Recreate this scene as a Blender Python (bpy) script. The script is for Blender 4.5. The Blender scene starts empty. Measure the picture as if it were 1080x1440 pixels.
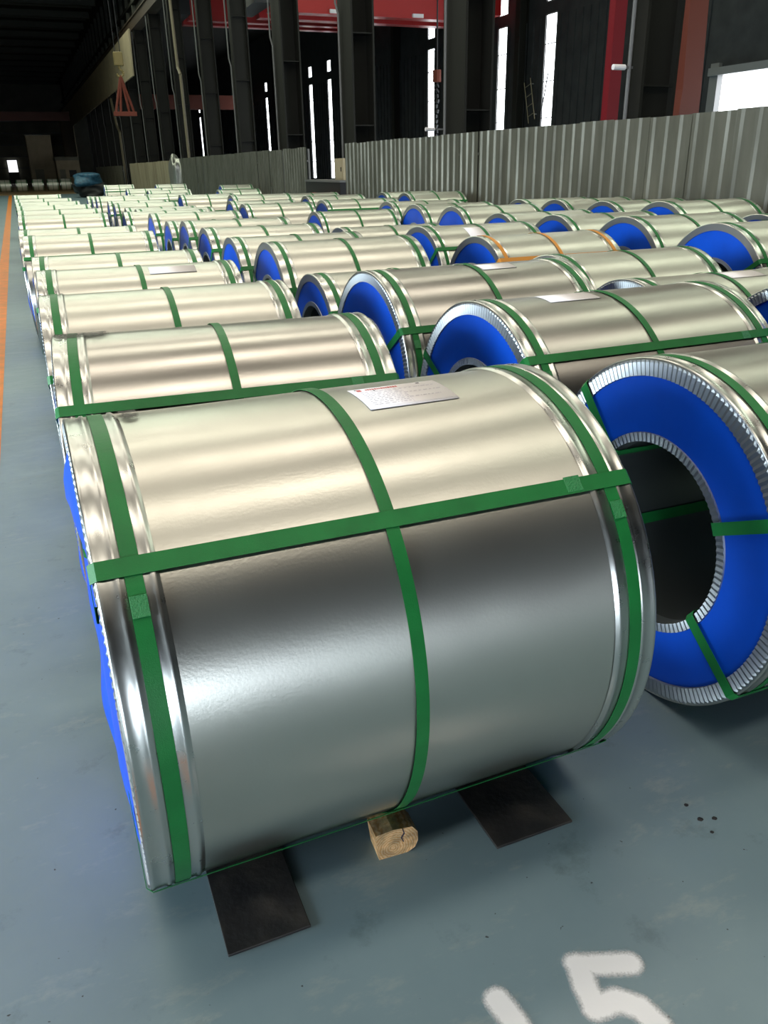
import bpy, bmesh, math, random
from mathutils import Vector, Matrix
import numpy as np
C = bpy.context.scene.collection
rnd = random.Random(7)
PI = math.pi
R_ = math.radians

# ------------------------------------------------------------------ camera
def make_camera():
    yaw, pit, rol, F, h = .3971, .4084, -.0199, 1124.9, 1.7465
    fwd = Vector((math.sin(yaw)*math.cos(pit), math.cos(yaw)*math.cos(pit), -math.sin(pit)))
    right = Vector((math.cos(yaw), -math.sin(yaw), 0)); up = right.cross(fwd)
    r2 = right*math.cos(rol) + up*math.sin(rol); u2 = -right*math.sin(rol) + up*math.cos(rol)
    cd = bpy.data.cameras.new('camera'); co = bpy.data.objects.new('camera', cd); C.objects.link(co)
    m = Matrix((r2, u2, -fwd)).transposed().to_4x4(); m.translation = Vector((0, 0, h)); co.matrix_world = m
    cd.sensor_fit = 'HORIZONTAL'; cd.sensor_width = 36; cd.lens = 36*F/1080; cd.clip_start = .05; cd.clip_end = 600
    bpy.context.scene.camera = co
make_camera()

# ------------------------------------------------------------------ world, lamps, exposure
sc = bpy.context.scene
w = bpy.data.worlds.new('daylight'); sc.world = w; w.use_nodes = True
bg = w.node_tree.nodes['Background']; bg.inputs[0].default_value = (.93, .97, 1, 1); bg.inputs[1].default_value = 7.0
def area(name, loc, rot, sx, sy, power, col, spread=180):
    l = bpy.data.lights.new(name, 'AREA'); l.shape = 'RECTANGLE'; l.size = sx; l.size_y = sy
    l.energy = power; l.color = col; l.spread = R_(spread)
    o = bpy.data.objects.new(name, l); C.objects.link(o); o.location = loc; o.rotation_euler = rot
    return o
# rows of high-bay fittings across the first bay's roof (all above or behind the frame)
for k, y in enumerate([-4.5, 1.5, 8, 15, 22, 29, 36, 43, 50, 57, 64, 71]):
    area('roof_light', (.3, y, 14.3), (0, 0, 0), 19, 1.7, 560 if y < 12 else 640, (1, .90, .76) if y < 12 else (1, .94, .78) if y < 25 else (.92, 1, .80))
for y in (3, 10, 17, 24, 31):  # unseen second-bay lamps, added to brighten streaks on the right-hand coils
    area('roof_light', (16.5, y, 12.6), (0, 0, 0), 10, 1.5, 260, (.90, 1, .78))
# daylight through the open doorway behind the photographer
area('door_daylight', (-6.5, -17.5, 1.7), (R_(90), 0, 0), 9, 3.2, 1150, (.70, .84, 1))
area('door_daylight', (-13.7, 3.5, 2.6), (R_(90), 0, R_(-90)), 12, 4.8, 1150, (.72, .90, 1), 130)
area('door_daylight', (23.7, 18.7, 2.3), (R_(90), 0, R_(90)), 13, 4.2, 900, (.78, .9, 1))
sc.view_settings.view_transform = 'Standard'; sc.view_settings.look = 'None'
sc.view_settings.exposure = 0.0; sc.view_settings.gamma = 1.0; sc.view_settings.use_curve_mapping = False
sc.cycles.max_bounces = 7; sc.cycles.glossy_bounces = 4; sc.cycles.diffuse_bounces = 3
sc.cycles.sample_clamp_indirect = 6; sc.cycles.use_denoising = True; sc.cycles.caustics_reflective = False

# ------------------------------------------------------------------ materials
def mat(name, col, rough=.5, metal=0, spec=.5, aniso=0, noise=0, nscale=8, bump=0, bscale=60, col2=None, stretch=(1, 1, 1), rnoise=0, fac=(.35, .7), coat=0):
    m = bpy.data.materials.new(name); m.use_nodes = True; nt = m.node_tree; N = nt.nodes; L = nt.links
    b = N['Principled BSDF']; b.inputs['Base Color'].default_value = (*col, 1); b.inputs['Roughness'].default_value = rough
    b.inputs['Metallic'].default_value = metal; b.inputs['Specular IOR Level'].default_value = spec
    b.inputs['Coat Weight'].default_value = coat
    if aniso:
        b.inputs['Anisotropic'].default_value = aniso
        t = N.new('ShaderNodeTangent'); t.direction_type = 'RADIAL'; t.axis = 'X'; L.new(t.outputs[0], b.inputs['Tangent']); b.inputs['Anisotropic Rotation'].default_value = .25
    if noise or col2 or bump or rnoise:
        tc = N.new('ShaderNodeTexCoord'); mp = N.new('ShaderNodeMapping'); mp.inputs['Scale'].default_value = stretch
        L.new(tc.outputs['Object'], mp.inputs['Vector'])
        n = N.new('ShaderNodeTexNoise'); n.inputs['Scale'].default_value = nscale; n.inputs['Detail'].default_value = 6
        L.new(mp.outputs[0], n.inputs['Vector'])
        if col2:
            r = N.new('ShaderNodeMapRange'); r.inputs[1].default_value = fac[0]; r.inputs[2].default_value = fac[1]
            mx = N.new('ShaderNodeMix'); mx.data_type = 'RGBA'; mx.inputs['A'].default_value = (*col, 1); mx.inputs['B'].default_value = (*col2, 1)
            L.new(n.outputs[0], r.inputs[0]); L.new(r.outputs[0], mx.inputs['Factor']); L.new(mx.outputs['Result'], b.inputs['Base Color'])
        if rnoise:
            r = N.new('ShaderNodeMapRange'); r.inputs[3].default_value = rough-rnoise; r.inputs[4].default_value = rough+rnoise
            r.inputs[1].default_value = .3; r.inputs[2].default_value = .7
            L.new(n.outputs[0], r.inputs[0]); L.new(r.outputs[0], b.inputs['Roughness'])
        if bump:
            n2 = N.new('ShaderNodeTexNoise'); n2.inputs['Scale'].default_value = bscale; n2.inputs['Detail'].default_value = 4
            L.new(mp.outputs[0], n2.inputs['Vector'])
            bp = N.new('ShaderNodeBump'); bp.inputs['Strength'].default_value = bump; bp.inputs['Distance'].default_value = .01
            L.new(n2.outputs[0], bp.inputs['Height']); L.new(bp.outputs[0], b.inputs['Normal'])
    return m
M = {}
M['sheet'] = mat('galvanized_sheet', (.55, .53, .485), .31, 1, aniso=.75, col2=(.48, .465, .435), nscale=3, rnoise=.035, fac=(.3, .75), bump=.03, bscale=140)
M['sheet_pale'] = mat('galvanized_sheet_pale', (.68, .67, .61), .37, 1, aniso=.72, col2=(.61, .61, .55), nscale=3, rnoise=.035, fac=(.3, .75), bump=.03, bscale=140)
M['guard'] = mat('edge_guard_steel', (.64, .65, .62), .30, 1, aniso=.6, noise=1, rnoise=.04, nscale=20)
M['flange'] = mat('crimped_guard_steel', (.42, .45, .47), .42, 1)
M['bore'] = mat('core_sleeve_steel', (.16, .18, .18), .35, .8)
M['blue'] = mat('blue_board', (.004, .10, .74), .42, 0, .3, col2=(.003, .075, .58), nscale=2.5, bump=.15, bscale=6)
M['green'] = mat('green_plastic_strap', (.014, .20, .045), .38, 0, .3, bump=.1, bscale=400, col2=(.012, .165, .038), nscale=14)
M['seal'] = mat('green_strap_weld', (.03, .25, .075), .3, 0, .5, bump=.5, bscale=260)
M['yellow'] = mat('orange_strap', (.75, .30, .03), .4)
M['paper'] = mat('white_paper', (.95, .91, .93), .5)
M['ink_red'] = mat('red_print', (.70, .16, .15), .6)
M['ink'] = mat('grey_print', (.66, .62, .68), .6)
M['ink_black'] = mat('black_print', (.04, .03, .05), .6)
M['tape'] = mat('clear_tape', (.75, .75, .72), .2, .9)
M['rubber'] = mat('black_mat', (.018, .017, .018), .48, 0, .5, col2=(.055, .047, .04), nscale=9, rnoise=.1, fac=(.42, .78), bump=.2, bscale=40)
M['column'] = mat('dark_painted_steel', (.014, .0135, .011), .6, 0, .2, col2=(.010, .0095, .008), nscale=2, stretch=(1, 1, .2))
M['clad'] = mat('dark_wall_cladding', (.035, .037, .04), .6, 0, .3, col2=(.02, .022, .025), nscale=1.5)
M['roof'] = mat('dark_roof_sheet', (.022, .022, .018), .7, 0, .2)
M['rafter'] = mat('roof_rafter', (.05, .05, .04), .6)
M['cream'] = mat('cream_cladding', (.48, .40, .26), .7, col2=(.40, .33, .22), nscale=1)
M['greywall'] = mat('far_wall_cladding', (.26, .26, .20), .7, col2=(.19, .19, .15), nscale=.5)
M['red'] = mat('red_crane_paint', (.50, .02, .02), .35, 0, .5)
M['dullred'] = mat('dull_red_paint', (.22, .012, .02), .5, 0, .3)
M['sheet_far'] = mat('brightened_far_sheet', (.85, .84, .76), .5, .45, noise=1, rnoise=.03)  # paled and less metallic, standing in for lamp reflections on the far coils
M['redbrown'] = mat('red_oxide_paint', (.16, .035, .02), .5)
M['brown'] = mat('rusty_beam', (.06, .04, .025), .6)
M['fence'] = mat('fence_sheet_steel', (.26, .26, .215), .46, .6, col2=(.15, .15, .12), nscale=2.2, stretch=(1, 1, .25), rnoise=.08)
M['fence_pale'] = mat('pale_fence_sheet', (.50, .44, .30), .5, .4, col2=(.34, .28, .19), nscale=1.5, stretch=(1, 1, .25))
M['frame'] = mat('grey_frame', (.16, .16, .16), .5)
M['pipe'] = mat('pale_conduit', (.20, .17, .11), .5)
M['orange'] = mat('orange_line_paint', (.85, .22, .01), .5, col2=(.6, .2, .02), nscale=6)
M['zone'] = mat('tan_floor_paint', (.42, .29, .15), .6)
M['tarp'] = mat('blue_tarpaulin', (.01, .06, .12), .5, col2=(.05, .16, .25), nscale=5, bump=.6, bscale=5)
M['black'] = mat('black_sheet', (.01, .01, .012), .5)
M['foil'] = mat('silver_foil', (.5, .5, .46), .35, .7, bump=.8, bscale=6)
M['hook'] = mat('hook_paint', (.20, .15, .05), .5)
M['sling'] = mat('orange_sling', (.14, .022, .008), .7)
M['wood'] = None; M['floor'] = None

def glass_mat():
    m = bpy.data.materials.new('window_pane'); m.use_nodes = True; nt = m.node_tree; N = nt.nodes; L = nt.links
    N.remove(N['Principled BSDF']); t = N.new('ShaderNodeBsdfTransparent'); g = N.new('ShaderNodeBsdfGlossy'); g.inputs['Roughness'].default_value = .1
    mx = N.new('ShaderNodeMixShader'); mx.inputs[0].default_value = .06
    L.new(t.outputs[0], mx.inputs[1]); L.new(g.outputs[0], mx.inputs[2]); L.new(mx.outputs[0], N['Material Output'].inputs[0]); return m
M['glass'] = glass_mat()

def wood_mat():
    m = bpy.data.materials.new('sawn_timber_end'); m.use_nodes = True; nt = m.node_tree; N = nt.nodes; L = nt.links; b = N['Principled BSDF']
    tc = N.new('ShaderNodeTexCoord'); mp = N.new('ShaderNodeMapping'); mp.inputs['Location'].default_value = (.012, 0, -.03)
    L.new(tc.outputs['Object'], mp.inputs['Vector'])
    wv = N.new('ShaderNodeTexWave'); wv.wave_type = 'RINGS'; wv.rings_direction = 'Y'; wv.inputs['Scale'].default_value = 42
    wv.inputs['Distortion'].default_value = 5; wv.inputs['Detail'].default_value = 3; wv.inputs['Detail Scale'].default_value = 2
    L.new(mp.outputs[0], wv.inputs['Vector'])
    n = N.new('ShaderNodeTexNoise'); n.inputs['Scale'].default_value = 28; n.inputs['Detail'].default_value = 6; L.new(tc.outputs['Object'], n.inputs['Vector'])
    cr = N.new('ShaderNodeValToRGB'); cr.color_ramp.elements[0].color = (.70, .36, .13, 1); cr.color_ramp.elements[1].color = (.88, .60, .32, 1)
    L.new(wv.outputs[0], cr.inputs[0])
    cr2 = N.new('ShaderNodeValToRGB'); cr2.color_ramp.elements[0].position = .38; cr2.color_ramp.elements[0].color = (.35, .35, .35, 1)
    cr2.color_ramp.elements[1].position = .58; cr2.color_ramp.elements[1].color = (1, 1, 1, 1); L.new(n.outputs[0], cr2.inputs[0])
    mx = N.new('ShaderNodeMix'); mx.data_type = 'RGBA'; mx.blend_type = 'MULTIPLY'; mx.inputs['Factor'].default_value = .7
    L.new(cr.outputs[0], mx.inputs['A']); L.new(cr2.outputs[0], mx.inputs['B']); L.new(mx.outputs['Result'], b.inputs['Base Color'])
    b.inputs['Roughness'].default_value = .8; return m
M['wood'] = wood_mat()

def floor_mat():
    m = bpy.data.materials.new('blue_grey_epoxy_floor'); m.use_nodes = True; nt = m.node_tree; N = nt.nodes; L = nt.links; b = N['Principled BSDF']
    tc = N.new('ShaderNodeTexCoord')
    def noise(s, d=6, loc=(0, 0, 0), st=(1, 1, 1), rgh=.6):
        mp = N.new('ShaderNodeMapping'); mp.inputs['Location'].default_value = loc; mp.inputs['Scale'].default_value = st
        L.new(tc.outputs['Object'], mp.inputs['Vector'])
        n = N.new('ShaderNodeTexNoise'); n.inputs['Scale'].default_value = s; n.inputs['Detail'].default_value = d; n.inputs['Roughness'].default_value = rgh
        L.new(mp.outputs[0], n.inputs['Vector']); return n
    def rng(o, a, b_, c, d):
        r = N.new('ShaderNodeMapRange'); L.new(o.outputs[0], r.inputs[0])
        for i, v in enumerate((a, b_, c, d)): r.inputs[i+1].default_value = v
        return r
    def mix(fac, A, B):
        x = N.new('ShaderNodeMix'); x.data_type = 'RGBA'; L.new(fac.outputs[0], x.inputs['Factor'])
        for k, v in (('A', A), ('B', B)):
            if isinstance(v, tuple): x.inputs[k].default_value = (*v, 1)
            else: L.new(v.outputs['Result'], x.inputs[k])
        return x
    big = noise(.9); c1 = mix(rng(big, .35, .65, 0, 1), (.16, .24, .28), (.205, .29, .325))
    scuff = noise(3.2, 10, (3, 1, 0), (1, 2.2, 1), .75); c2 = mix(rng(scuff, .55, .75, 0, .75), c1, (.33, .38, .37))
    stain = noise(5, 8, (9, 4, 0), rgh=.7); c3 = mix(rng(stain, .60, .78, 0, .6), c2, (.055, .085, .09))
    spk = noise(38, 2, (1, 7, 0)); c4 = mix(rng(spk, .735, .76, 0, .9), c3, (.012, .015, .018))
    L.new(c4.outputs['Result'], b.inputs['Base Color'])
    L.new(rng(scuff, .3, .75, .30, .52).outputs[0], b.inputs['Roughness'])
    bp = N.new('ShaderNodeBump'); bp.inputs['Strength'].default_value = .12; bp.inputs['Distance'].default_value = .01
    L.new(noise(7, 5).outputs[0], bp.inputs['Height']); L.new(bp.outputs[0], b.inputs['Normal'])
    b.inputs['Specular IOR Level'].default_value = .5
    return m
M['floor'] = floor_mat()

def spray_mat():
    m = bpy.data.materials.new('sprayed_white_paint'); m.use_nodes = True; nt = m.node_tree; N = nt.nodes; L = nt.links; b = N['Principled BSDF']
    b.inputs['Base Color'].default_value = (.93, .93, .95, 1); b.inputs['Roughness'].default_value = .6
    at = N.new('ShaderNodeAttribute'); at.attribute_name = 'cover'
    n = N.new('ShaderNodeTexNoise'); n.inputs['Scale'].default_value = 260; n.inputs['Detail'].default_value = 3
    tc = N.new('ShaderNodeTexCoord'); L.new(tc.outputs['Object'], n.inputs['Vector'])
    a = N.new('ShaderNodeMath'); a.operation = 'MULTIPLY_ADD'; a.inputs[1].default_value = .5; L.new(n.outputs[0], a.inputs[0]); 
    s = N.new('ShaderNodeMath'); s.operation = 'SUBTRACT'; s.inputs[1].default_value = .25; L.new(at.outputs['Fac'], s.inputs[0]); L.new(s.outputs[0], a.inputs[2])
    r = N.new('ShaderNodeMapRange'); r.inputs[1].default_value = .18; r.inputs[2].default_value = .75; L.new(a.outputs[0], r.inputs[0])
    mu = N.new('ShaderNodeMath'); mu.operation = 'MULTIPLY'; L.new(r.outputs[0], mu.inputs[0])
    g = N.new('ShaderNodeMapRange'); g.inputs[1].default_value = 0; g.inputs[2].default_value = .12; L.new(at.outputs['Fac'], g.inputs[0]); L.new(g.outputs[0], mu.inputs[1])
    L.new(mu.outputs[0], b.inputs['Alpha']); return m
M['spray'] = spray_mat()

# ------------------------------------------------------------------ helpers
def link(name, me, m, parent=None, smooth=False, loc=None):
    o = bpy.data.objects.new(name, me); C.objects.link(o)
    if m is not None and not me.materials: me.materials.append(m)
    if parent is not None: o.parent = parent
    if loc is not None: o.location = loc
    if smooth:
        me.polygons.foreach_set('use_smooth', [True]*len(me.polygons))
    return o
def mesh(name, V, F):
    me = bpy.data.meshes.new(name); me.from_pydata(V, [], F); me.update(); return me
def tag(o, label, cat, group=None, kind=None):
    if label: o['label'] = label
    if cat: o['category'] = cat
    if group: o['group'] = group
    if kind: o['kind'] = kind
    return o
def empty(name, loc, rz=0):
    o = bpy.data.objects.new(name, None); C.objects.link(o); o.location = loc; o.rotation_euler = (0, 0, rz); o.empty_display_size = .2; return o
def struct(name, V, F, m):
    o = link(name, mesh(name, V, F), m); o['kind'] = 'structure'; return o
class MB:
    def __init__(s): s.V = []; s.F = []
    def box(s, x0, x1, y0, y1, z0, z1):
        b = len(s.V); s.V += [(x, y, z) for z in (z0, z1) for y in (y0, y1) for x in (x0, x1)]
        s.F += [tuple(b+i for i in f) for f in ((0, 2, 3, 1), (4, 5, 7, 6), (0, 1, 5, 4), (2, 6, 7, 3), (0, 4, 6, 2), (1, 3, 7, 5))]; return s
    def beam(s, p, q, wd, n=4, rot=PI/4):
        p, q = Vector(p), Vector(q); d = (q-p).normalized(); a = Vector((0, 0, 1)) if abs(d.z) < .9 else Vector((1, 0, 0))
        u = d.cross(a).normalized(); v = d.cross(u); b = len(s.V)
        for c in (p, q):
            for k in range(n):
                t = rot+2*PI*k/n; s.V.append(tuple(c+wd*(u*math.cos(t)+v*math.sin(t))))
        for k in range(n): s.F.append((b+k, b+(k+1) % n, b+n+(k+1) % n, b+n+k))
        s.F += [tuple(b+k for k in reversed(range(n))), tuple(b+n+k for k in range(n))]; return s
    def path(s, pts, wd, n=8):
        for p, q in zip(pts[:-1], pts[1:]): s.beam(p, q, wd, n)
        return s
    def build(s, name, m, parent=None, bevel=0, smooth=False):
        o = link(name, mesh(name, s.V, s.F), m, parent, smooth)
        if bevel:
            md = o.modifiers.new('b', 'BEVEL'); md.width = bevel; md.segments = 2
        return o
def lathe(prof, n, zc, closed=True, mod=None):
    """profile of (x, r) turned about the X axis at height zc; angle 0 is up, 90 degrees is towards -Y"""
    V, F = [], []; k = len(prof)
    for i in range(n):
        t = 2*PI*i/n; st, ct = math.sin(t), math.cos(t)
        for j, (x, r) in enumerate(prof):
            if mod: x, r = mod(i, j, t, x, r)
            V.append((x, -r*st, zc+r*ct))
    for i in range(n):
        a, b = i*k, ((i+1) % n)*k
        for j in range(k if closed else k-1):
            j2 = (j+1) % k; F.append((a+j, a+j2, b+j2, b+j))
    return V, F

def stain_mat():
    m = bpy.data.materials.new('dark_tarnish'); m.use_nodes = True; nt = m.node_tree; N = nt.nodes; L = nt.links; b = N['Principled BSDF']
    b.inputs['Base Color'].default_value = (.05, .045, .04, 1); b.inputs['Roughness'].default_value = .5; b.inputs['Metallic'].default_value = .6
    tc = N.new('ShaderNodeTexCoord'); n = N.new('ShaderNodeTexNoise'); n.inputs['Scale'].default_value = 22; n.inputs['Detail'].default_value = 8; n.inputs['Roughness'].default_value = .7
    L.new(tc.outputs['Object'], n.inputs['Vector']); at = N.new('ShaderNodeAttribute'); at.attribute_name = 'cover'
    a = N.new('ShaderNodeMath'); a.operation = 'MULTIPLY'; L.new(n.outputs[0], a.inputs[0]); L.new(at.outputs['Fac'], a.inputs[1])
    r = N.new('ShaderNodeMapRange'); r.inputs[1].default_value = .36; r.inputs[2].default_value = .56; r.inputs[4].default_value = .85; L.new(a.outputs[0], r.inputs[0]); L.new(r.outputs[0], b.inputs['Alpha']); return m
M['stain'] = stain_mat()

# ------------------------------------------------------------------ the building
b = MB().box(-14, 26, -18, 172, -.2, 0); o = struct('floor', b.V, b.F, M['floor'])
V = [(-.56, 0, 0), (-.405, 0, 0), (-.285, 90, 0), (-.55, 90, 0)]; V += [(x, y, .0012) for x, y, z in V]
o = struct('floor_line', V, [(4, 5, 6, 7), (0, 1, 5, 4), (1, 2, 6, 5), (2, 3, 7, 6), (3, 0, 4, 7)], M['orange'])
b = MB().box(-3, 9.2, 80, 170, 0, .0016); o = struct('floor_zone', b.V, b.F, M['zone'])
# roof: sheet and rafters
b = MB().box(-14, 11.3, -18, 172, 16.2, 16.4); o = struct('ceiling', b.V, b.F, M['roof'])
for k in range(25):
    y = 82+k*3.5
    wd = .55 if k % 2 == 0 else .22
    rb = MB().box(-14, 9.7, y, y+.25, 16.2-wd, 16.2).build('rafter', M['rafter'] if k % 2 == 0 else M['rafter'], o)
b = MB().box(10.4, 26, -18, 172, 13.2, 13.4); o = struct('ceiling', b.V, b.F, M['roof'])
# walls
b = MB().box(-14.2, -14, -18, -2.5, 0, 16.4).box(-14.2, -14, 9.5, 172, 0, 16.4).box(-14.2, -14, -2.5, 9.5, 5.1, 16.4); struct('wall_left', b.V, b.F, M['clad'])
b = MB()
b.box(-14, 26, 172, 172.2, 0, 16.4); wf = struct('wall_far', b.V, b.F, M['greywall'])
for z in (2.5, 4.4, 6.3, 8.2, 10.1): MB().box(-14, 10, 171.85, 172, z, z+.16).build('wall_rail', M['frame'], wf)
b = MB()
for x0, x1, z0, z1 in ((-14, -11.2, 0, 16.4), (-11.2, -1.8, 3.5, 16.4), (-1.8, 26, 0, 16.4)): b.box(x0, x1, -18.2, -18, z0, z1)
struct('wall_near', b.V, b.F, M['clad'])
# right-hand wall with tall window strips
YS = [27.3, 31.45, 36.15, 40.45, 48.6, 57.7, 66.5, 71.1, 76.2, 84.6, 90.2, 97, 106, 117, 130, 146]
HW = [.30, .40, .44, .42, .45, .42, .42, .42, .40, .40, .45, .4, .4, .45, .45, .5]
XW = 24.0
b = MB()
edge = 25.35
b.box(XW, XW+.05, -18, 12, 0, 13.2); b.box(XW, XW+.05, 12, edge, 4.5, 13.2)
SP = []
cur = edge
for y, h in zip(YS, HW):
    b.box(XW, XW+.05, cur, y-h, 0, 13.2); cur = y+h
    zt = 12.6 if y < 34 else 9.3
    b.box(XW, XW+.05, y-h, y+h, 0, .9); b.box(XW, XW+.05, y-h, y+h, 8.0, 8.55); b.box(XW, XW+.05, y-h, y+h, zt, 13.2)
    SP.append((y, h, [(.9, 8.0), (8.55, zt)]))
b.box(XW, XW+.05, cur, 172, 0, 13.2)
wr = struct('wall_right', b.V, b.F, M['clad'])
# cladding ribs on the wall, and girts
rb = MB()
y = 26.0
while y < 110:
    if all(abs(y-a) > h+.15 for a, h in zip(YS, HW)): rb.box(XW-.05, XW, y, y+.12, 0, 7.9)
    y += .55
o = rb.build('cladding_ribs', M['clad'], wr); o['kind'] = 'stuff'
for k, (y, h, spans) in enumerate(SP):
    e = empty('window_%d' % (k+1), (XW, y, 0)); e['kind'] = 'structure'
    for (z0, z1) in spans:
        MB().box(.02, .03, -h, h, z0, z1).build('pane', M['glass'], e)
        f = MB().box(-.02, .02, -h-.05, -h, z0, z1).box(-.02, .02, h, h+.05, z0, z1).box(-.02, .02, -h, h, z0-.05, z0).box(-.02, .02, -h, h, z1, z1+.05)
        f.build('window_frame', M['frame'], e)
        if y < 90:
            z = z0+1.25
            while z < z1-.4:
                MB().box(-.01, .02, -h, h, z, z+.04).build('glazing_bar', M['frame'], e); z += 1.55
# the open gate near the right edge, with frame
e = empty('door_1', (XW, 18.7, 0)); e['kind'] = 'structure'
MB().box(-.15, .1, 6.45, 6.85, 0, 4.9).build('door_post', M['frame'], e)
MB().box(-.25, .1, -6.7, 6.85, 4.5, 4.75).build('lintel', M['frame'], e)
MB().box(-.15, .1, -6.9, -6.6, 0, 4.9).build('door_post', M['frame'], e)
# bright openings low in the far part of that wall are small windows set in the same line
# runway beam and its posts above the first row of columns; cream panel hanging from it
XC = 10.0
b = MB().box(XC, XC+.5, -18, 172, 11.3, 11.95).box(XC-.1, XC+.6, -18, 172, 11.95, 12.02).box(XC-.1, XC+.6, -18, 172, 11.25, 11.3)
struct('trim_1', b.V, b.F, M['brown'])
b = MB().box(XC+.7, XC+1.1, -18, 172, 12.02, 16.4)
wu = struct('wall_upper', b.V, b.F, M['roof'])
y = 72
while y < 165:
    MB().box(XC+.45, XC+.7, y, y+.3, 12.0, 16.2).build('wall_post', M['rafter'], wu); y += 3.45
b = MB()
V = [(XC-.45, 69.5, 8.25), (XC-.45, 139, 8.0), (XC-.45, 139.2, 0), (XC-.45, 172, 0), (XC-.45, 172, 11.2), (XC-.45, 68.8, 11.2)]
V += [(x+.1, y, z) for x, y, z in V]; n = 6
Fc = [tuple(reversed(range(n))), tuple(range(n, 2*n))] + [(i, (i+1) % n, n+(i+1) % n, n+i) for i in range(n)]
wm = struct('wall_middle', V, Fc, M['cream'])
for z in (5.2, 8.2): pass

# ------------------------------------------------------------------ columns
def column(y, label, h=.55):
    e = empty('steel_column', (XC, y, 0)); tag(e, label, 'column', 'dark steel columns behind the fence')
    MB().box(0, .06, -h, h, 0, 11.2).build('flange', M['column'], e)
    MB().box(.69, .75, -h, h, 0, 11.2).build('flange', M['column'], e)
    MB().box(.06, .69, -.05, .05, 0, 11.2).build('web', M['column'], e)
    MB().box(-.12, .87, -h-.1, h+.1, 0, .05).build('base_plate', M['column'], e)
    for z in (2.9, 5.4, 7.9, 10.4): MB().box(.06, .69, -h+.02, h-.02, z, z+.03).build('stiffener', M['column'], e)
    MB().path([(-.06, h*.6, 0), (-.06, h*.6, 6.0), (-.12, h*.6+.06, 6.3), (-.12, h*.6+.06, 11.1)], .035).build('conduit', M['frame'], e)
    return e
cy = [12.45, 19.05, 26.2, 33.4, 40.4, 47.2, 55.3, 62.4, 69.5, 76.6, 83.7, 90.8, 97.9, 105, 112, 119]
nth = ['first', 'second', 'third', 'fourth', 'fifth', 'sixth', 'seventh', 'eighth', 'ninth', 'tenth', 'eleventh', 'twelfth', 'thirteenth', 'fourteenth', 'fifteenth', 'sixteenth', 'seventeenth', 'eighteenth']
for k, y in enumerate(cy):
    lab = ('widest dark steel column, between the two red posts at right' if k == 0 else
           'broad dark steel column left of the widest one, with a small pale lamp on its left edge' if k == 1 else
           '%s dark steel column behind the fence, counted from the right' % nth[k])
    column(y, lab, .17 if k == 0 else .55 if k < 4 else .22)
# second bay's far columns along the window wall
for k, y in enumerate([29.4, 38.3, 44.4, 53.2, 62.2, 80.5]):
    e = empty('wall_stanchion', (XW-.5, y, 0)); tag(e, '%s slim dark stanchion against the window wall, counted from the right' % nth[k], 'column', 'slim stanchions on the window wall')
    MB().box(0, .04, -.2, .2, 0, 13.1).box(.46, .5, -.2, .2, 0, 13.1).box(.04, .46, -.02, .02, 0, 13.1).build('shaft', M['column'], e)
    MB().box(-.06, .5, -.28, .28, 0, .04).build('base_plate', M['column'], e)
# pale downpipe with an elbow
o = MB().path([(XC-.25, 51.8, 0), (XC-.25, 51.8, 6.7), (XC-.25, 52.4, 7.1), (XC-.25, 52.9, 15)], .085, 8).build('downpipe', M['pipe'], smooth=False)
tag(o, 'thin tan downpipe with an elbow rising from the fence to the roof', 'pipe')
o = MB().path([(XC-.2, 84.5, 0), (XC-.2, 84.5, 5), (XC-.2, 86, 5.6), (XC-.2, 88, 8)], .11, 8).build('downpipe', M['pipe'])
tag(o, 'short tan downpipe under the cream panel, left of the tall pipe', 'pipe')
# small lamps on the columns
for (x, y, z, lab) in ((XC-.35, 19.6, 2.55, 'small pale lamp on the left edge of the broad column'), (XC-.28, 12.55, 3.2, 'pale tube lamp beside the red strip on the widest column')):
    e = empty('column_lamp', (x, y, z)); tag(e, lab, 'lamp')
    MB().beam((-.12, 0, 0), (.12, 0, 0), .045, 10).build('lamp_tube', M['paper'], e)
    MB().box(.1, .36, -.02, .02, -.02, .02).build('bracket', M['frame'], e)
# red posts at right
e = empty('red_post', (12.1, 16, 0)); tag(e, 'narrow red painted post left of the widest dark column', 'post')
MB().box(0, .3, -.1, .1, 0, 13).build('shaft', M['dullred'], e); MB().box(-.08, .38, -.2, .2, 0, .05).build('base_plate', M['red'], e)
e = empty('red_post', (14.05, 16, 0)); tag(e, 'broad dark red post right of the widest dark column', 'post')
V = [(-.18, -.12, 0), (.62, -.12, 0), (.05, -.12, 3.2), (.58, -.12, 3.2), (-.35, -.12, 12), (.12, -.12, 12)]
V += [(x, .12, z) for x, y, z in V]
MBp = mesh('shaft', V, [(0, 1, 3, 2), (2, 3, 5, 4), (7, 6, 8, 9), (9, 8, 10, 11), (0, 2, 8, 6), (2, 4, 10, 8), (1, 7, 9, 3), (3, 9, 11, 5), (4, 5, 11, 10), (0, 6, 7, 1)])
link('shaft', MBp, M['redbrown'], e); MB().box(-.3, .75, -.2, .2, 0, .05).build('base_plate', M['redbrown'], e)

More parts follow.
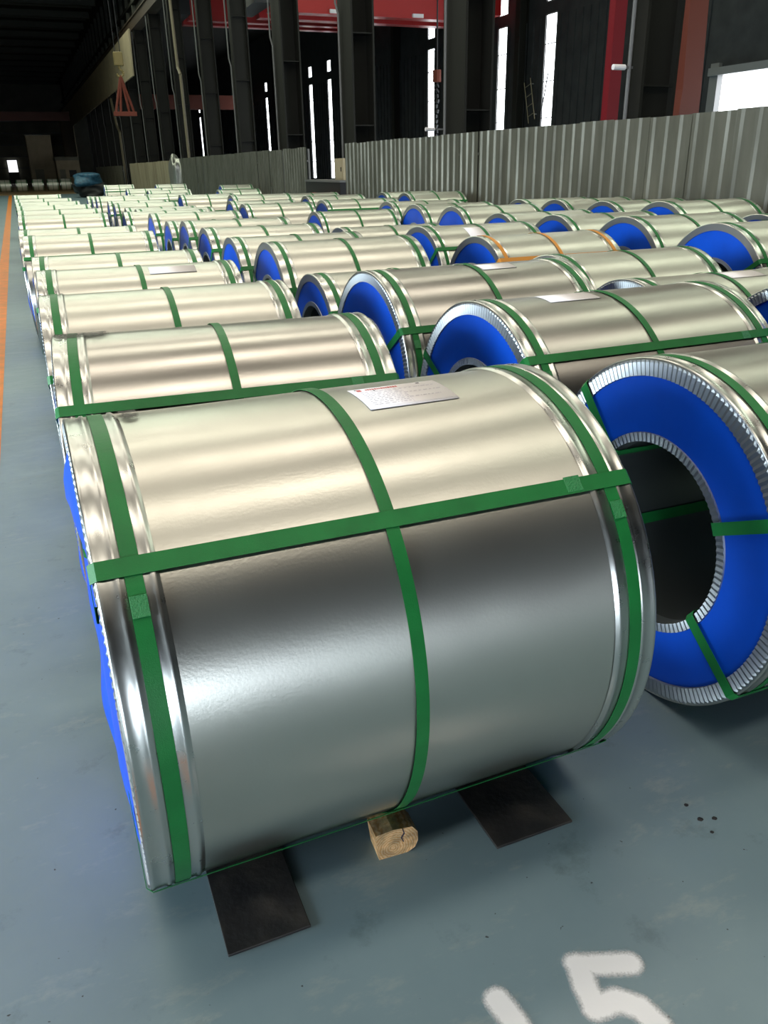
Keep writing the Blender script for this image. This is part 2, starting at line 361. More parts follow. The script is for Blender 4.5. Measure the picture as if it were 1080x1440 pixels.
# ------------------------------------------------------------------ overhead cranes
def crane(y, x0, x1, z0, z1, label, ends=True, lamps=()):
    e = empty('overhead_crane', (x0, y, z0)); tag(e, label, 'crane')
    L = x1-x0
    for dy in (-.9, .9):
        g = MB().box(.9, L-.9, dy-.25, dy+.25, 0, z1-z0).build('girder', M['red'], e)
        MB().box(.9, L-.9, dy-.34, dy+.34, -.05, 0).box(.9, L-.9, dy-.34, dy+.34, z1-z0, z1-z0+.05).build('flange', M['red'], g)
    for xx in (0, L-.9):
        MB().box(xx, xx+.9, -1.9, 1.9, .15, 1.0).build('end_carriage', M['black'] if xx == 0 else M['red'], e)
    for lx in lamps:
        MB().box(lx-.28, lx+.28, -1.3, -1.16, -.02, .14).build('lamp', M['paper'], e)  # pale boxes standing in for reflected lights on the red girder
    return e
crane(59.2, 10.9, 23.6, 10.35, 12.6, 'far red crane girder high behind the left columns', lamps=(2.0, 4.2))
crane(41.6, 11.0, 23.4, 8.25, 10.4, 'near red crane girder above the window strips', lamps=(4.0, 5.6, 8.2, 11.2))
e = empty('overhead_crane', (-13.5, 140, 8.7)); tag(e, 'distant dull red crane girder below the left roof', 'crane')
MB().box(0, 22.8, -.5, .5, 0, 1.2).build('girder', M['redbrown'], e); MB().box(9, 11, -.9, .9, 1.2, 2.0).build('trolley', M['brown'], e)
e = empty('overhead_crane', (10.85, 92, 7.4)); tag(e, 'dim red girder low between the far columns', 'crane')
MB().box(0, 12.6, -.4, .4, 0, 1.3).build('girder', M['redbrown'], e); MB().box(0, .7, -1.5, 1.5, .2, .9).build('end_carriage', M['black'], e)

# hook with slings in front of the cream panel
e = empty('crane_hook', (5.6, 45, 4.2)); tag(e, 'yellow-brown crane hook block holding orange slings before the cream panel', 'hook')
MB().box(-.22, .22, -.1, .1, 2.15, 2.75).build('hook_block', M['hook'], e, bevel=.05)
MB().path([(-.12, 0, 2.7), (-.12, 0, 11.0)], .02, 6).build('cable', M['black'], e); MB().path([(.12, 0, 2.7), (.12, 0, 11.0)], .02, 6).build('cable', M['black'], e)
hk = [(.0, 0, 2.2)] + [(.16*math.sin(t), 0, 1.85-.16*math.cos(t)) for t in [PI*1.0, PI*.7, PI*.4, PI*.1, -PI*.2, -PI*.45]]
MB().path(hk, .055, 8).build('hook', M['hook'], e)
for x in (-.42, -.2, .2, .42): MB().path([(0, 0, 1.75), (x, 0, .2)], .06, 6).build('sling', M['sling'], e)
MB().box(-.55, .55, -.08, .08, 0, .2).build('spreader', M['sling'], e, bevel=.02)
e = empty('crane_hook', (15.05, 30, 2.2)); tag(e, 'orange chain hoist hanging before a window strip left of the broad column', 'hook')
MB().beam((0, 0, 2.35), (0, 0, 2.75), .16, 10).build('hoist_body', M['sling'], e)
MB().path([(0, 0, 2.7), (0, 0, 9)], .03, 6).build('cable', M['black'], e)
ch = MB()
for k in range(12): ch.beam((rnd.uniform(-.05, .05), 0, .3+k*.17), (rnd.uniform(-.05, .05), 0, .42+k*.17), .07, 6)
ch.build('chain', M['black'], e); MB().path([(0, 0, .4), (-.2, 0, .2), (-.15, 0, 0), (.1, 0, 0)], .05, 6).build('hook', M['black'], e)
# ladder-like frame and loose cable by the window strip
e = empty('ladder', (23.86, 36.95, 3.7)); tag(e, 'small pale ladder fixed askew to the wall beside a window strip', 'ladder')
e.rotation_euler = (R_(-17), 0, 0)
for y in (0, .55): MB().path([(0, y, 0), (0, y, 1.9)], .024, 6).build('rail', M['pipe'], e)
for k in range(4): MB().path([(0, 0, .3+.45*k), (0, .55, .3+.45*k)], .018, 6).build('rung', M['pipe'], e)
for z in (.2, 1.6): MB().box(0, .15, -.03, .03, z, z+.05).build('bracket', M['frame'], e)
o = MB().path([(23.99, 36.2, 5.6), (23.9, 36.3, 4.6), (23.9, 36.5, 4.0), (23.95, 36.6, 2.2), (23.99, 36.6, 0)], .03, 6).build('hanging_cable', M['black'])
tag(o, 'loose dark cable crossing the window strip beside the ladder', 'cable')

# ------------------------------------------------------------------ corrugated fence
def fence(y0, y1, x, h, label, wid=.9, ribs=3, jit=.03, seed=1, m='fence'):
    r = random.Random(seed); e = empty('corrugated_fence', (x, y0, 0)); tag(e, label, 'fence', 'corrugated steel fence sections along the coils')
    n = max(1, round((y1-y0)/wid)); wd = (y1-y0)/n
    for k in range(n):
        V = []; F = []; pts = []
        p = wd/ribs
        for j in range(ribs):
            a = j*p; pts += [(a, 0), (a+p*.62, 0), (a+p*.72, .035), (a+p*.9, .035), (a+p*.999, 0)]
        pts.append((wd+.03, 0))
        t0, t1 = r.uniform(-jit, jit), r.uniform(-jit, jit); dz = r.uniform(-.012, .012); off = .004*(k % 2)
        for (yy, d) in pts:
            tt = t0+(t1-t0)*yy/wd
            V += [(-d-off+tt, yy+k*wd, 0.0), (-d-off+tt*1.0+r.uniform(-.003, .003), yy+k*wd, h+dz)]
        for j in range(len(pts)-1): F.append((2*j, 2*j+2, 2*j+3, 2*j+1))
        o = link('sheet', mesh('sheet', V, F), M[m], e)
        md = o.modifiers.new('t', 'SOLIDIFY'); md.thickness = .002
    for z in (.5, h-.45): MB().box(.03, .07, 0, y1-y0, z, z+.05).build('rail', M['frame'], e)
    k = 0
    while k*3 < (y1-y0):
        MB().box(.07, .13, k*3, k*3+.06, 0, h-.05).build('post', M['frame'], e); k += 1
fence(4.8, 24.6, 9.3, 2.37, 'long corrugated steel fence section at right, nearest the camera', seed=3)
fence(28.4, 52.0, 9.3, 2.37, 'corrugated steel fence section left of the dark gap, second from the right', seed=5)
fence(55.4, 76.0, 9.3, 2.3, 'pale rusty corrugated fence section, third from the right', seed=8, m='fence_pale')
fence(82.0, 108, 9.3, 2.2, 'farthest, smallest corrugated fence section beside the blue tarpaulin heap', seed=9)

# things in the gap and beyond
e = empty('steel_skid', (9.2, 24.9, 0)); tag(e, 'low black steel skid filling the gap between fence sections', 'skid')
MB().box(0, .6, 0, 3.4, .25, 1.3).build('body', M['black'], e); MB().box(-.02, .62, -.02, 3.42, 1.3, 1.36).build('top_plate', M['frame'], e)
for yy in (.1, 3.1): MB().box(0, .6, yy, yy+.2, 0, .25).build('runner', M['black'], e)
e = empty('control_cabinet', (9.35, 25.0, 1.36)); tag(e, 'small beige control cabinet standing on the black skid', 'cabinet')
MB().box(0, .4, 0, .75, 0, .62).build('body', M['cream'], e, bevel=.01); d = MB().box(-.015, 0, .05, .7, .05, .57).build('door', M['cream'], e); MB().box(-.035, -.015, .1, .13, .25, .37).build('handle', M['black'], d)
e = empty('steel_trestle', (8.95, 24.8, 0)); tag(e, 'short trestle with a bright red top bar in front of the black skid', 'trestle')
MB().box(0, .12, 0, 2.2, .86, .98).build('top_bar', M['red'], e)
for yy in (.1, 2.0):
    for xx in (-.12, .18): MB().beam((.06, yy, .86), (.06+xx, yy, 0), .03).build('leg', M['black'], e)
def lump(name, loc, s, m, label, cat, seed=1, sq=1.5):
    bm = bmesh.new(); bmesh.ops.create_icosphere(bm, subdivisions=4, radius=1); r = random.Random(seed)
    ph = [(Vector((r.uniform(-1, 1), r.uniform(-1, 1), r.uniform(-1, 1)))*r.uniform(2, 7), r.uniform(0, 6)) for _ in range(14)]
    for v in bm.verts:
        p = v.co.copy(); d = 1+sum(.045*math.sin(p.dot(a)+f) for a, f in ph)
        q = Vector([abs(c)**(1/sq)*(1 if c > 0 else -1) for c in p])*d
        v.co = Vector((q.x*s[0], q.y*s[1], max(0, (q.z+1)*s[2]/2)))
    me = bpy.data.meshes.new(name); bm.to_mesh(me); bm.free(); o = link(name, me, m, smooth=True); o.location = loc
    if label: tag(o, label, cat)
    return o
e = empty('tarpaulin_heap', (5.2, 68, 0)); tag(e, 'crumpled heap under blue and black tarpaulin left of the far coils', 'heap')
a = lump('black_sheet', (0, 0, 0), (1.15, 1.6, 1.1), M['black'], None, None, 3); a.parent = e
a = lump('blue_sheet', (-.15, -.5, .75), (1.0, 1.2, .95), M['tarp'], None, None, 6); a.parent = e
e = lump('foil_bundle', (9.25, 53.7, 0), (.35, .8, 2.6), M['foil'], 'tall silver wrapped bundle between two fence sections', 'bundle', 5)
# large boxes at the far left
e = empty('machine_housing', (2.7, 140, 0)); tag(e, 'tall beige machine housing against the far wall', 'machine')
MB().box(0, 3.5, 0, 6, 0, 6.8).build('body', M['cream'], e, bevel=.05); MB().box(.6, 1.8, -.04, 0, 0, 2.2).build('door', M['greywall'], e); MB().box(-.05, 3.55, -.05, 6.05, 6.8, 6.9).build('roof_cap', M['frame'], e)
e = empty('site_cabin', (6.1, 133.5, 0)); tag(e, 'low beige cabin right of the tall machine housing', 'cabin')
MB().box(0, 3.1, 0, 5, 0, 3.3).build('body', M['cream'], e); MB().box(-.1, 3.2, -.1, 5.1, 3.3, 3.75).build('roof_cap', M['greywall'], e); MB().box(.3, 1.1, -.04, 0, 0, 2.1).build('door', M['greywall'], e); MB().box(1.6, 2.6, -.04, 0, 1.1, 2.0).build('cabin_window', M['black'], e)
e = empty('far_doorway', (-.4, 171.6, 0)); tag(e, 'tiny bright doorway in the far wall at left', 'doorway')
MB().box(-.15, 1.75, -.1, .2, 3.9, 4.1).build('lintel', M['frame'], e)
for xx in (-.15, 1.6): MB().box(xx, xx+.15, -.1, .2, 0, 3.9).build('door_post', M['frame'], e)
em = bpy.data.materials.new('daylit_doorway'); em.use_nodes = True; em.node_tree.nodes['Principled BSDF'].inputs['Emission Color'].default_value = (1, 1, 1, 1); em.node_tree.nodes['Principled BSDF'].inputs['Emission Strength'].default_value = 1.2
MB().box(0, 1.6, .05, .1, 1.9, 3.9).build('pane', em, e)
MB().box(0, 1.6, 0, .08, 0, 1.9).build('door', M['black'], e)

# ------------------------------------------------------------------ steel coils
# rows as laid out on the floor: (x, y of the left end's centre, turn, width, outer radius), nearest first
ROWS = [
    [ # row 1
     (0.016, 1.922, 0.001, 1.270, 0.597),  # A
     (0.038, 3.333, -0.068, 1.244, 0.581),  # r1b
     (0.022, 4.517, -0.041, 1.255, 0.584),  # r1c
     (0.041, 5.758, -0.039, 1.247, 0.583),  # r1d
     (0.033, 6.946, -0.048, 1.248, 0.575),  # r1e
     (-0.005, 9.122, -0.042, 1.247, 0.584),  # r1f
     (-0.036, 10.306, -0.037, 1.250, 0.579),  # r1g
     (-0.023, 13.729, -0.029, 1.248, 0.581),  # r1h
     (-0.011, 14.987, -0.031, 1.251, 0.593),  # r1i
     (-0.011, 17.005, -0.030, 1.251, 0.594),  # r1j
     (-0.019, 19.602, -0.031, 1.249, 0.587),  # r1k
     (-0.027, 22.272, -0.031, 1.249, 0.584),  # r1l
     (-0.043, 26.866, -0.030, 1.247, 0.579),  # r1m
    ],
    [ # row 2
     (1.777, 1.922, -0.010, 1.250, 0.586),  # B
     (1.787, 3.145, -0.003, 1.310, 0.593),  # r3a
     (1.755, 4.362, -0.011, 1.278, 0.598),  # r2a
     (1.799, 5.515, -0.018, 1.272, 0.530),  # r2b
     (1.800, 6.656, -0.020, 1.259, 0.596),  # r2c
     (1.774, 7.849, -0.022, 1.257, 0.577),  # r2d
     (1.773, 9.032, -0.021, 1.235, 0.587),  # r2e
     (1.774, 10.232, -0.023, 1.250, 0.593),  # r2f
     (1.768, 11.408, -0.024, 1.240, 0.563),  # r2g
     (1.725, 12.577, -0.022, 1.263, 0.589),  # r2h
     (1.487, 13.768, -0.025, 1.250, 0.581),  # r2k
     (1.823, 14.939, -0.010, 1.284, 0.573),  # r2i
     (1.785, 16.115, -0.026, 1.253, 0.564),  # r2j
     (1.793, 18.062, -0.029, 1.245, 0.574),  # r2l
     (1.790, 19.235, -0.030, 1.246, 0.578),  # r2m
     (1.755, 21.634, -0.028, 1.247, 0.596),  # r2n
     (1.751, 22.830, -0.029, 1.250, 0.579),  # r2o
     (1.723, 24.001, -0.030, 1.249, 0.572),  # r2p
    ],
    [ # row 3
     (3.300, 2.730, -0.030, 1.250, 0.605),  # r4p
     (3.250, 3.925, -0.030, 1.250, 0.550),  # r3b
     (3.463, 5.062, -0.011, 1.248, 0.566),  # r3c
     (3.636, 6.447, -0.002, 1.243, 0.583),  # r3d
     (3.702, 7.755, -0.011, 1.239, 0.587),  # r3e
     (3.441, 9.404, -0.025, 1.243, 0.543),  # aa
     (4.176, 12.505, -0.027, 1.263, 0.559),  # z
     (3.693, 15.042, -0.026, 1.239, 0.583),  # s
     (3.734, 16.240, -0.029, 1.233, 0.592),  # t
     (4.049, 17.478, -0.027, 1.240, 0.627),  # w
     (3.561, 20.580, -0.025, 1.252, 0.602),  # m1
     (3.438, 25.617, -0.030, 1.240, 0.559),  # m8
     (3.690, 26.793, -0.030, 1.253, 0.597),  # m6
     (3.583, 31.272, -0.029, 1.247, 0.584),  # m5
     (3.616, 39.667, -0.030, 1.248, 0.598),  # m4
    ],
    [ # row 4
     (5.459, 5.520, -0.019, 1.248, 0.623),  # r4n
     (5.498, 6.786, -0.021, 1.252, 0.621),  # r4l
     (5.510, 8.032, -0.023, 1.249, 0.603),  # r4m
     (5.520, 9.245, -0.027, 1.260, 0.588),  # r3h
     (5.495, 10.460, -0.027, 1.259, 0.607),  # r3f
     (5.493, 11.689, -0.024, 1.244, 0.602),  # r3g
     (5.578, 12.919, -0.028, 1.256, 0.603),  # r3g2
     (5.184, 15.048, -0.025, 1.236, 0.594),  # x
     (5.912, 16.228, -0.026, 1.247, 0.566),  # y
     (5.636, 17.411, -0.027, 1.247, 0.596),  # u
     (5.612, 18.903, -0.027, 1.244, 0.603),  # v
     (5.541, 25.547, -0.030, 1.247, 0.591),  # m3
     (5.511, 37.484, -0.030, 1.251, 0.600),  # m7
    ],
    [ # row 5
     (7.500, 7.011, -0.029, 1.250, 0.590),  # r4o
     (7.335, 8.418, -0.034, 1.263, 0.639),  # r4k
     (7.448, 9.697, -0.030, 1.262, 0.621),  # r4j
     (7.517, 10.953, -0.027, 1.253, 0.615),  # r4i
     (7.646, 12.185, -0.025, 1.251, 0.598),  # r4i0
     (7.500, 16.430, -0.031, 1.254, 0.609),  # cc
     (7.542, 17.741, -0.028, 1.248, 0.602),  # bb
     (7.482, 33.951, -0.030, 1.251, 0.585),  # m2
    ],
]
RB = .3136      # bore radius
def band(e, name, W0, W1, r, R, n, m, th=.0016):
    V, F = lathe([(W0, r), (W1, r), (W1, r+th), (W0, r+th)], n, R); return link(name, mesh(name, V, F), m, e)
def ribbon_loop(W, R, e0, e1, ang, slant=0, wid=.040, th=.0016, zc=None, slack=0):
    """strap round the coil wall: along the outside, down both faces, back through the bore"""
    er, eb = .0062, .010
    c = .012
    P = [(-e0+c, R+er), (W+e1-c, R+er), (W+e1, R+er-c), (W+e1, RB-eb+c), (W+e1-c, RB-eb), (-e0+c, RB-eb), (-e0, RB-eb+c), (-e0, R+er-c)]
    P = P[:-1]+[P[-1]]
    cx, cr = W/2, (R+RB)/2
    V, F = [], []; k = len(P)
    for i, (x, r) in enumerate(P):
        a, b = Vector(P[i-1]), Vector(P[(i+1) % k]); d = (b-a).normalized(); nrm = Vector((d.y, -d.x))
        if nrm.dot(Vector((x-cx, r-cr))) < 0: nrm = -nrm
        for s in (-wid/2, wid/2):
            for t in (0, th):
                xx, rr = x+nrm.x*t, r+nrm.y*t; aa = ang+slant*(x/W-.5)
                V.append((xx, -(rr*math.sin(aa))-s*math.cos(aa), R+rr*math.cos(aa)-s*math.sin(aa)))
    for i in range(k):
        a, b = 4*i, 4*((i+1) % k)
        for q, s in ((0, 1), (1, 3), (3, 2), (2, 0)): F.append((a+q, a+s, b+s, b+q))
    return V, F
def seal(e, x, ang, R, along, m=None):
    mb = MB(); L, Wd = (.045, .041)
    if along: mb.box(-L/2, L/2, -Wd/2, Wd/2, 0, .0018)
    else: mb.box(-Wd*.42, Wd*.42, -L/2, L/2, 0, .0018)
    o = mb.build('strap_weld', M['seal'] if m is None else m, e, bevel=.0012)
    o.matrix_local = Matrix.Translation((x, -(R+.0066 if along else R+.0062)*math.sin(ang), R+(R+.0066 if along else R+.0062)*math.cos(ang))) @ Matrix.Rotation(ang, 4, 'X')
    return o
def curved_patch(x0, x1, a0, a1, r, R, n=10, skew=0):
    V, F = [], []
    for i in range(n+1):
        a = a0+(a1-a0)*i/n; s = skew*i/n
        V += [(x0+s, -r*math.sin(a), R+r*math.cos(a)), (x1+s, -r*math.sin(a), R+r*math.cos(a))]
    for i in range(n): F.append((2*i, 2*i+1, 2*i+3, 2*i+2))
    return V, F
def make_coil(x, y, yaw, W, R, tier, label, group, angs, bulge=.004, paper=None, straps='green', metal='sheet', slant=0, mid=0, stain=None, zo=0):
    e = empty('steel_coil', (x, y, zo), yaw); tag(e, label, 'coil', group)
    n = {0: 256, 1: 160, 2: 96, 3: 56}[tier]; gm = M['green'] if straps == 'green' else M['yellow']
    # wrap: the sheet between the guards, with a very slight out-of-round
    ph = rnd.uniform(0, 6)
    def wob(i, j, t, px, pr): return px, pr-.0006+.0005*math.sin(3*t+ph)+.0003*math.sin(7*t+px*5+ph)
    k = 6 if tier < 2 else 2
    prof = [(.03+(W-.06)*i/k, R-.0015) for i in range(k+1)]
    V, F = lathe(prof, n, R, closed=False, mod=wob)
    link('outer_wrap', mesh('outer_wrap', V, F), M[metal], e, smooth=True)
    rf = R*.905
    for side in (0, 1):
        sx = (lambda v: v) if side == 0 else (lambda v: W-v)
        # wrapped band of the edge guard, with rolled beads
        if tier < 2:
            pr = [(-.005, R-.006), (-.006, R+.0005), (-.002, R+.004), (.004, R+.0035), (.010, R+.0015), (.030, R+.0015), (.034, R+.005), (.040, R+.005), (.044, R+.0015),
                  (.098, R+.0015), (.102, R+.005), (.109, R+.005), (.113, R+.0012), (.118, R-.001)]
        else: pr = [(-.005, R-.006), (-.004, R+.003), (.008, R+.0015), (.10, R+.0015), (.106, R+.005), (.115, R-.001)]
        V, F = lathe([(sx(a), b) for a, b in pr], n, R, closed=False)
        g = link('edge_guard', mesh('edge_guard', V, F), M['guard'], e, smooth=True)
        far_side = side == 1 and tier > 0
        # crimped flange on the face
        if tier < 2 and not far_side:
            T = 340
            def crimp(i, j, t, px, prr): 
                a = (.0045 if i % 2 else 0)*(1 if j in (1, 2) else 0)
                return px+(-a if side == 0 else a), prr
            pr = [(sx(-.004), R-.001), (sx(-.005), R-.012), (sx(-.0045), rf), (sx(.002), rf-.002)]
            V, F = lathe(pr, T, R, closed=False, mod=crimp); link('crimped_flange', mesh('crimped_flange', V, F), M['flange'], g)
        else:
            V, F = lathe([(sx(-.004), R-.001), (sx(-.0055), rf), (sx(.002), rf-.002)], n, R, closed=False); link('crimped_flange', mesh('crimped_flange', V, F), M['flange'], g)
        # blue cover board on the face
        if tier < 3 or side == 0:
            bl = bulge if side == 0 else .004; p1, p2 = rnd.uniform(0, 6), rnd.uniform(0, 6)
            rr = [RB+.012, RB+.05, RB+.10, (RB+rf)/2+.03, rf-.06, rf-.02, rf+.004] if tier < 2 else [RB+.012, (RB+rf)/2, rf+.004]
            def bul(i, j, t, px, prr):
                u = (prr-RB)/(rf-RB); s = math.sin(PI*min(max(u, 0), 1))
                am = sum(0 for _ in ()) ; q = min([abs(math.sin((t-a)/2)) for a in angs]+[.6])/.6 if angs else 1
                d = bl*s*(.25+.75*min(1, q*1.3))*(.8+.2*math.sin(5*t+p1)+.12*math.sin(9*t+p2))
                return (px-d if side == 0 else px+d), prr
            V, F = lathe([(sx(.001), r) for r in rr], max(n//2, 40) if tier > 1 else n, R, closed=False, mod=bul)
            link('end_cover', mesh('end_cover', V, F), M['blue'], e, smooth=True)
            # crimped ring round the bore
            if tier < 2 and side == 0 or tier == 0:
                def cr2(i, j, t, px, prr): return px+((-.003 if side == 0 else .003) if i % 2 and j in (1, 2) else 0), prr
                V, F = lathe([(sx(.05), RB-.002), (sx(-.003), RB), (sx(-.004), RB+.03), (sx(.003), RB+.032)], 200, R, closed=False, mod=cr2)
            else: V, F = lathe([(sx(.05), RB-.002), (sx(-.004), RB), (sx(-.004), RB+.03), (sx(.003), RB+.032)], 48, R, closed=False)
            link('bore_guard', mesh('bore_guard', V, F), M['flange'], e)
    if tier < 3:
        V, F = lathe([(.0, RB), (W, RB)], 64, R, closed=False); link('core_sleeve', mesh('core_sleeve', V, F), M['bore'], e, smooth=True)
    # straps round the outside, one at each end and one in the middle
    for (a, b) in ((.050, .085), (W/2-.016+mid, W/2+.016+mid), (W-.078, W-.043)):
        band(e, 'strap', a, b, R+.0025 if tier < 2 else R+.003, R, n, gm)
    # straps through the bore
    e0 = max(.011, bulge*.55 if bulge > .02 else .011)
    for a in angs:
        V, F = ribbon_loop(W, R, .013, .013, a, slant if a == angs[0] else 0); link('strap', mesh('strap', V, F), gm, e)
    if tier < 2:
        a = angs[0]
        seal(e, W-.16, a, R, True); seal(e, .068, a+.13, R, False); seal(e, W-.06, a+.14, R, False)
    if stain:
        u0, u1, a0, a1 = stain; nn = 24; V, F, cv = [], [], []
        for i in range(nn+1):
            for j in range(nn+1):
                a = a0+(a1-a0)*i/nn; r = R+.0056; V.append((u0+(u1-u0)*j/nn, -r*math.sin(a), R+r*math.cos(a)))
                cv.append(min(1, 3*(1-abs(2*i/nn-1)))*min(1, 3*(1-j/nn), 1 if u0 < .05 else 3*j/nn))
        for i in range(nn):
            for j in range(nn): q = i*(nn+1)+j; F.append((q, q+nn+1, q+nn+2, q+1))
        me = mesh('tarnish', V, F); at = me.attributes.new('cover', 'FLOAT', 'POINT'); at.data.foreach_set('value', cv)
        o = link('tarnish', me, M['stain'], e); o['label'] = 'dark tarnish stain'
    if paper:
        u0, u1, a0, a1 = paper[:4]
        V, F = curved_patch(u0, u1, a0, a1, R+.0006, R, 10, paper[4] if len(paper) > 4 else 0)
        p = link('paper_label', mesh('paper_label', V, F), M['paper'], e, smooth=True); p['label'] = 'white paper label'
        md = p.modifiers.new('t', 'SOLIDIFY'); md.thickness = .0006; md.offset = 1
        if tier == 0:
            da, du = (a1-a0), (u1-u0)
            def pr_(nm, items, m):
                VV, FF = [], []
                for (fx0, fx1, fa0, fa1) in items:
                    v, f = curved_patch(u0+du*fx0, u0+du*fx1, a0+da*fa0, a0+da*fa1, R+.0016, R, 2); b_ = len(VV)
                    sk = (paper[4] if len(paper) > 4 else 0)*(fa0+fa1)/2
                    VV += [(q[0]+sk, q[1], q[2]) for q in v]; FF += [tuple(b_+i for i in g) for g in f]
                return link(nm, mesh(nm, VV, FF), m, p)
            rr = random.Random(3)
            red = [(.07, .12, .08, .20)]; t = .17
            while t < .52: q = rr.uniform(.012, .026); red.append((t, t+q, .09, .17)); t += q+.008
            pr_('red_heading', red, M['ink_red'])
            it = []
            for k in range(9):
                t = .08; fa = .27+k*.072
                while t < (.5 if k % 3 else .9): 
                    q = rr.uniform(.01, .05); it.append((t, t+q, fa, fa+.022)); t += q+rr.uniform(.008, .03)
            it += [(.05, .95, .245, .252), (.05, .95, .93, .937), (.52, .523, .25, .93)]
            pr_('small_print', it, M['ink'])
            pr_('black_marks', [(.24, .255, .20, .26), (.77, .81, .07, .12), (.055, .07, .07, .12)], M['ink_black'])
    return e
def tape(e, x, a, R, w, h):
    V, F = curved_patch(x, x+w, a, a+h, R+.004, R, 4); link('clear_tape', mesh('clear_tape', V, F), M['tape'], e)

ORD = nth
ROWNAME = ['leftmost row', 'second row from the left', 'third row from the left', 'fourth row from the left', 'rightmost row by the fence']
SPECIAL = {
 (0, 0): dict(label='large steel coil nearest the camera with a white paper label on top', slant=R_(1.2), mid=-.011, angs=[R_(45.6), R_(131.5), R_(-60)], paper=(.700, .950, R_(-2.0), R_(12.5), .006), bulge=.036, zo=.008, stain=(.10, .19, R_(-14), R_(2))),
 (0, 1): dict(label='steel coil directly behind the nearest one, its left shoulder dark and scuffed', angs=[R_(46.5), R_(166), R_(-74)], bulge=.034, metal='sheet', stain=(.0, .26, R_(-16), R_(7))),
 (0, 3): dict(paper=(.68, .98, R_(8), R_(20))),
 (1, 0): dict(label='steel coil at the right edge showing its blue face and open dark bore', angs=[R_(65), R_(128), R_(-44), R_(-110)], bulge=.005),
 (1, 1): dict(label='steel coil with a broad grey crimped rim and faded paper label, behind the open bore', angs=[R_(45.5), R_(-62), R_(168)], paper=(.31, .58, R_(-3), R_(10))),
 (1, 2): dict(label='steel coil with bright blue face in the middle, brownish top and small label', angs=[R_(55), R_(175), R_(-65)], paper=(.67, .90, R_(2), R_(13))),
 (2, 0): dict(angs=[R_(50), R_(170), R_(-70)]),
 (2, 1): dict(paper=(.62, .92, R_(0), R_(14)), label='low steel coil with a paper label, mostly hidden at the right'),
 (2, 3): dict(straps='yellow', label='steel coil bound with orange straps instead of green'),
 (2, 4): dict(paper=(.42, .66, R_(15), R_(38)), label='steel coil with a square paper label left of its middle strap'),
}
for ri, row in enumerate(ROWS):
    for ci, (x, y, yaw, W, R) in enumerate(row):
        d = math.hypot(x, y); tier = 0 if (ri, ci) == (0, 0) else 1 if d < 5.8 else 2 if d < 13 else 3
        lab = 'galvanized steel coil, %s from the front in the %s' % (ORD[ci], ROWNAME[ri])
        a0 = R_(rnd.uniform(42, 72)); kw = dict(label=lab, angs=[a0, a0+R_(120), a0-R_(120)] if tier < 3 else [a0], bulge=.025 if ri == 0 else .005,
                  metal='sheet' if (ri == 1 and ci < 3) else 'sheet_pale')
        kw.update(SPECIAL.get((ri, ci), {}))
        e = make_coil(x, y, yaw, W, R, tier, group='steel coils in the %s' % ROWNAME[ri], **kw)
# coils stored crosswise at the far end of the aisle
for k, px in enumerate([-5.2, -3.7, -2.2, -.75, .8, 2.35, 3.8, 5.1]):
    make_coil(px-.6, 95+k*.3, 0, 1.1, .56, 3, label='%s small bright coil from the left in the far crosswise line' % ORD[k], group='coils in the far crosswise line', angs=[1.0], metal='sheet_far')

# ------------------------------------------------------------------ mats and chock under the nearest coil
def rmat(x0, x1, y0, y1, label, rz):
    mb = MB().box(-(x1-x0)/2, (x1-x0)/2, -(y1-y0)/2, (y1-y0)/2, 0, .008)
    o = mb.build('rubber_mat', M['rubber'], bevel=.002); o.location = ((x0+x1)/2, (y0+y1)/2, 0); o.rotation_euler = (0, 0, rz); tag(o, label, 'mat', 'black mats under the nearest coil')
    return o
rmat(.158, .367, 1.395, 2.02, 'black mat under the left half of the nearest coil', R_(-.5))
rmat(.918, 1.166, 1.418, 2.02, 'black mat under the right half of the nearest coil', R_(-.5))
# sawn timber chock, end grain towards the camera, one corner rounded
bm = bmesh.new(); pts = [(-.052, 0), (.030, 0), (.052, .012), (.062, .035), (.060, .066), (.044, .088), (-.012, .094), (-.062, .088)]
fr = [bm.verts.new((px+random.uniform(-.001, .001), 0, pz)) for px, pz in pts]; bk = [bm.verts.new((px, .075, pz*.98)) for px, pz in pts]
bm.faces.new(fr); bm.faces.new(list(reversed(bk)))
for i in range(len(pts)): j = (i+1) % len(pts); bm.faces.new((fr[j], fr[i], bk[i], bk[j]))
me = bpy.data.meshes.new('timber_chock'); bm.to_mesh(me); bm.free(); 
ck = link('timber_chock', me, M['wood']); ck.location = (.655, 1.515, 0); ck.rotation_euler = (0, 0, R_(-4)); tag(ck, 'sawn timber chock with a dark split under the nearest coil', 'chock')
sp = MB().path([(.016, -.0012, .090), (.020, -.0012, .074), (.012, -.0012, .060), (.018, -.0012, .045)], .0022, 4).build('split', M['ink_black'], ck); sp['label'] = 'dark split in the end grain'

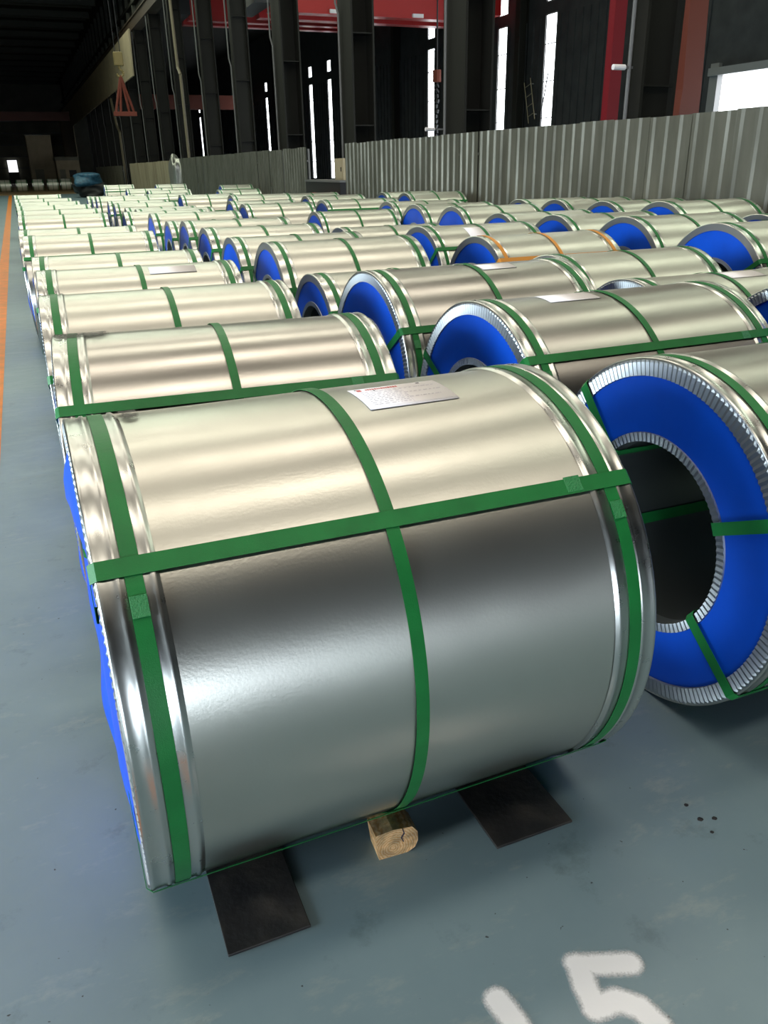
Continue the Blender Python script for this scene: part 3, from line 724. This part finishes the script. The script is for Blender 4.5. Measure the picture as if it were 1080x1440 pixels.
# ------------------------------------------------------------------ sprayed numbers on the floor
def sprayed(name, strokes, label):
    xs = [p[0] for s in strokes for p in s[0]]; ys = [p[1] for s in strokes for p in s[0]]; m_ = .06
    x0, x1, y0, y1 = min(xs)-m_, max(xs)+m_, min(ys)-m_, max(ys)+m_; st = .003
    nx, ny = int((x1-x0)/st)+1, int((y1-y0)/st)+1
    gx, gy = np.meshgrid(x0+st*np.arange(nx), y0+st*np.arange(ny)); cov = np.zeros_like(gx)
    for pts, wd in strokes:
        for (ax, ay), (bx, by) in zip(pts[:-1], pts[1:]):
            dx, dy = bx-ax, by-ay; t = np.clip(((gx-ax)*dx+(gy-ay)*dy)/(dx*dx+dy*dy+1e-12), 0, 1)
            d = np.hypot(gx-ax-t*dx, gy-ay-t*dy); cov = np.maximum(cov, np.clip((wd+.014-d)/.030, 0, 1))
    V = np.c_[gx.ravel(), gy.ravel(), np.full(gx.size, .0012)]
    keep = cov > 0.001; F = []
    for j in range(ny-1):
        for i in range(nx-1):
            if keep[j, i] or keep[j+1, i] or keep[j, i+1] or keep[j+1, i+1]: a = j*nx+i; F.append((a, a+1, a+nx+1, a+nx))
    me = mesh(name, [tuple(v) for v in V.tolist()], F); at = me.attributes.new('cover', 'FLOAT', 'POINT'); at.data.foreach_set('value', cov.ravel())
    o = link(name, me, M['spray']); tag(o, label, 'marking', 'numbers sprayed on the floor'); return o
sprayed('sprayed_number', [([(.912, 1.038), (.893, .985), (.886, .935)], .030), ([(.905, 1.045), (.960, 1.020)], .025), ([(.950, 1.022), (1.025, .992)], .029),
                           ([(.882, .935), (.940, .930), (.975, .895), (.985, .845), (.965, .795), (.915, .765), (.870, .775)], .030)], "white sprayed figure 5 at the bottom edge")
sprayed('sprayed_number', [([(.692, 1.040), (.700, .985), (.700, .90), (.695, .80)], .030)], "white sprayed figure 1 at the bottom edge, left of the 5")
# small chips of debris on the floor
CH = ['topmost of the four', 'lowest of the four', 'left one of the middle pair', 'right one of the middle pair']
for k, (x, y, s) in enumerate([(1.508, 1.336, .007), (1.50, 1.225, .006), (1.505, 1.276, .009), (1.545, 1.262, .008)]):
    bm = bmesh.new(); bmesh.ops.create_icosphere(bm, subdivisions=1, radius=s)
    for v in bm.verts: v.co.z = max(0, v.co.z)*.25; v.co.x *= 1+.3*rnd.random()
    me = bpy.data.meshes.new('floor_chip'); bm.to_mesh(me); bm.free(); o = link('floor_chip', me, M['black']); o.location = (x, y, 0)
    tag(o, 'tiny dark chip right of the nearest coil, %s chips' % CH[k], 'debris', 'dark chips on the floor')
bpy.context.view_layer.update()
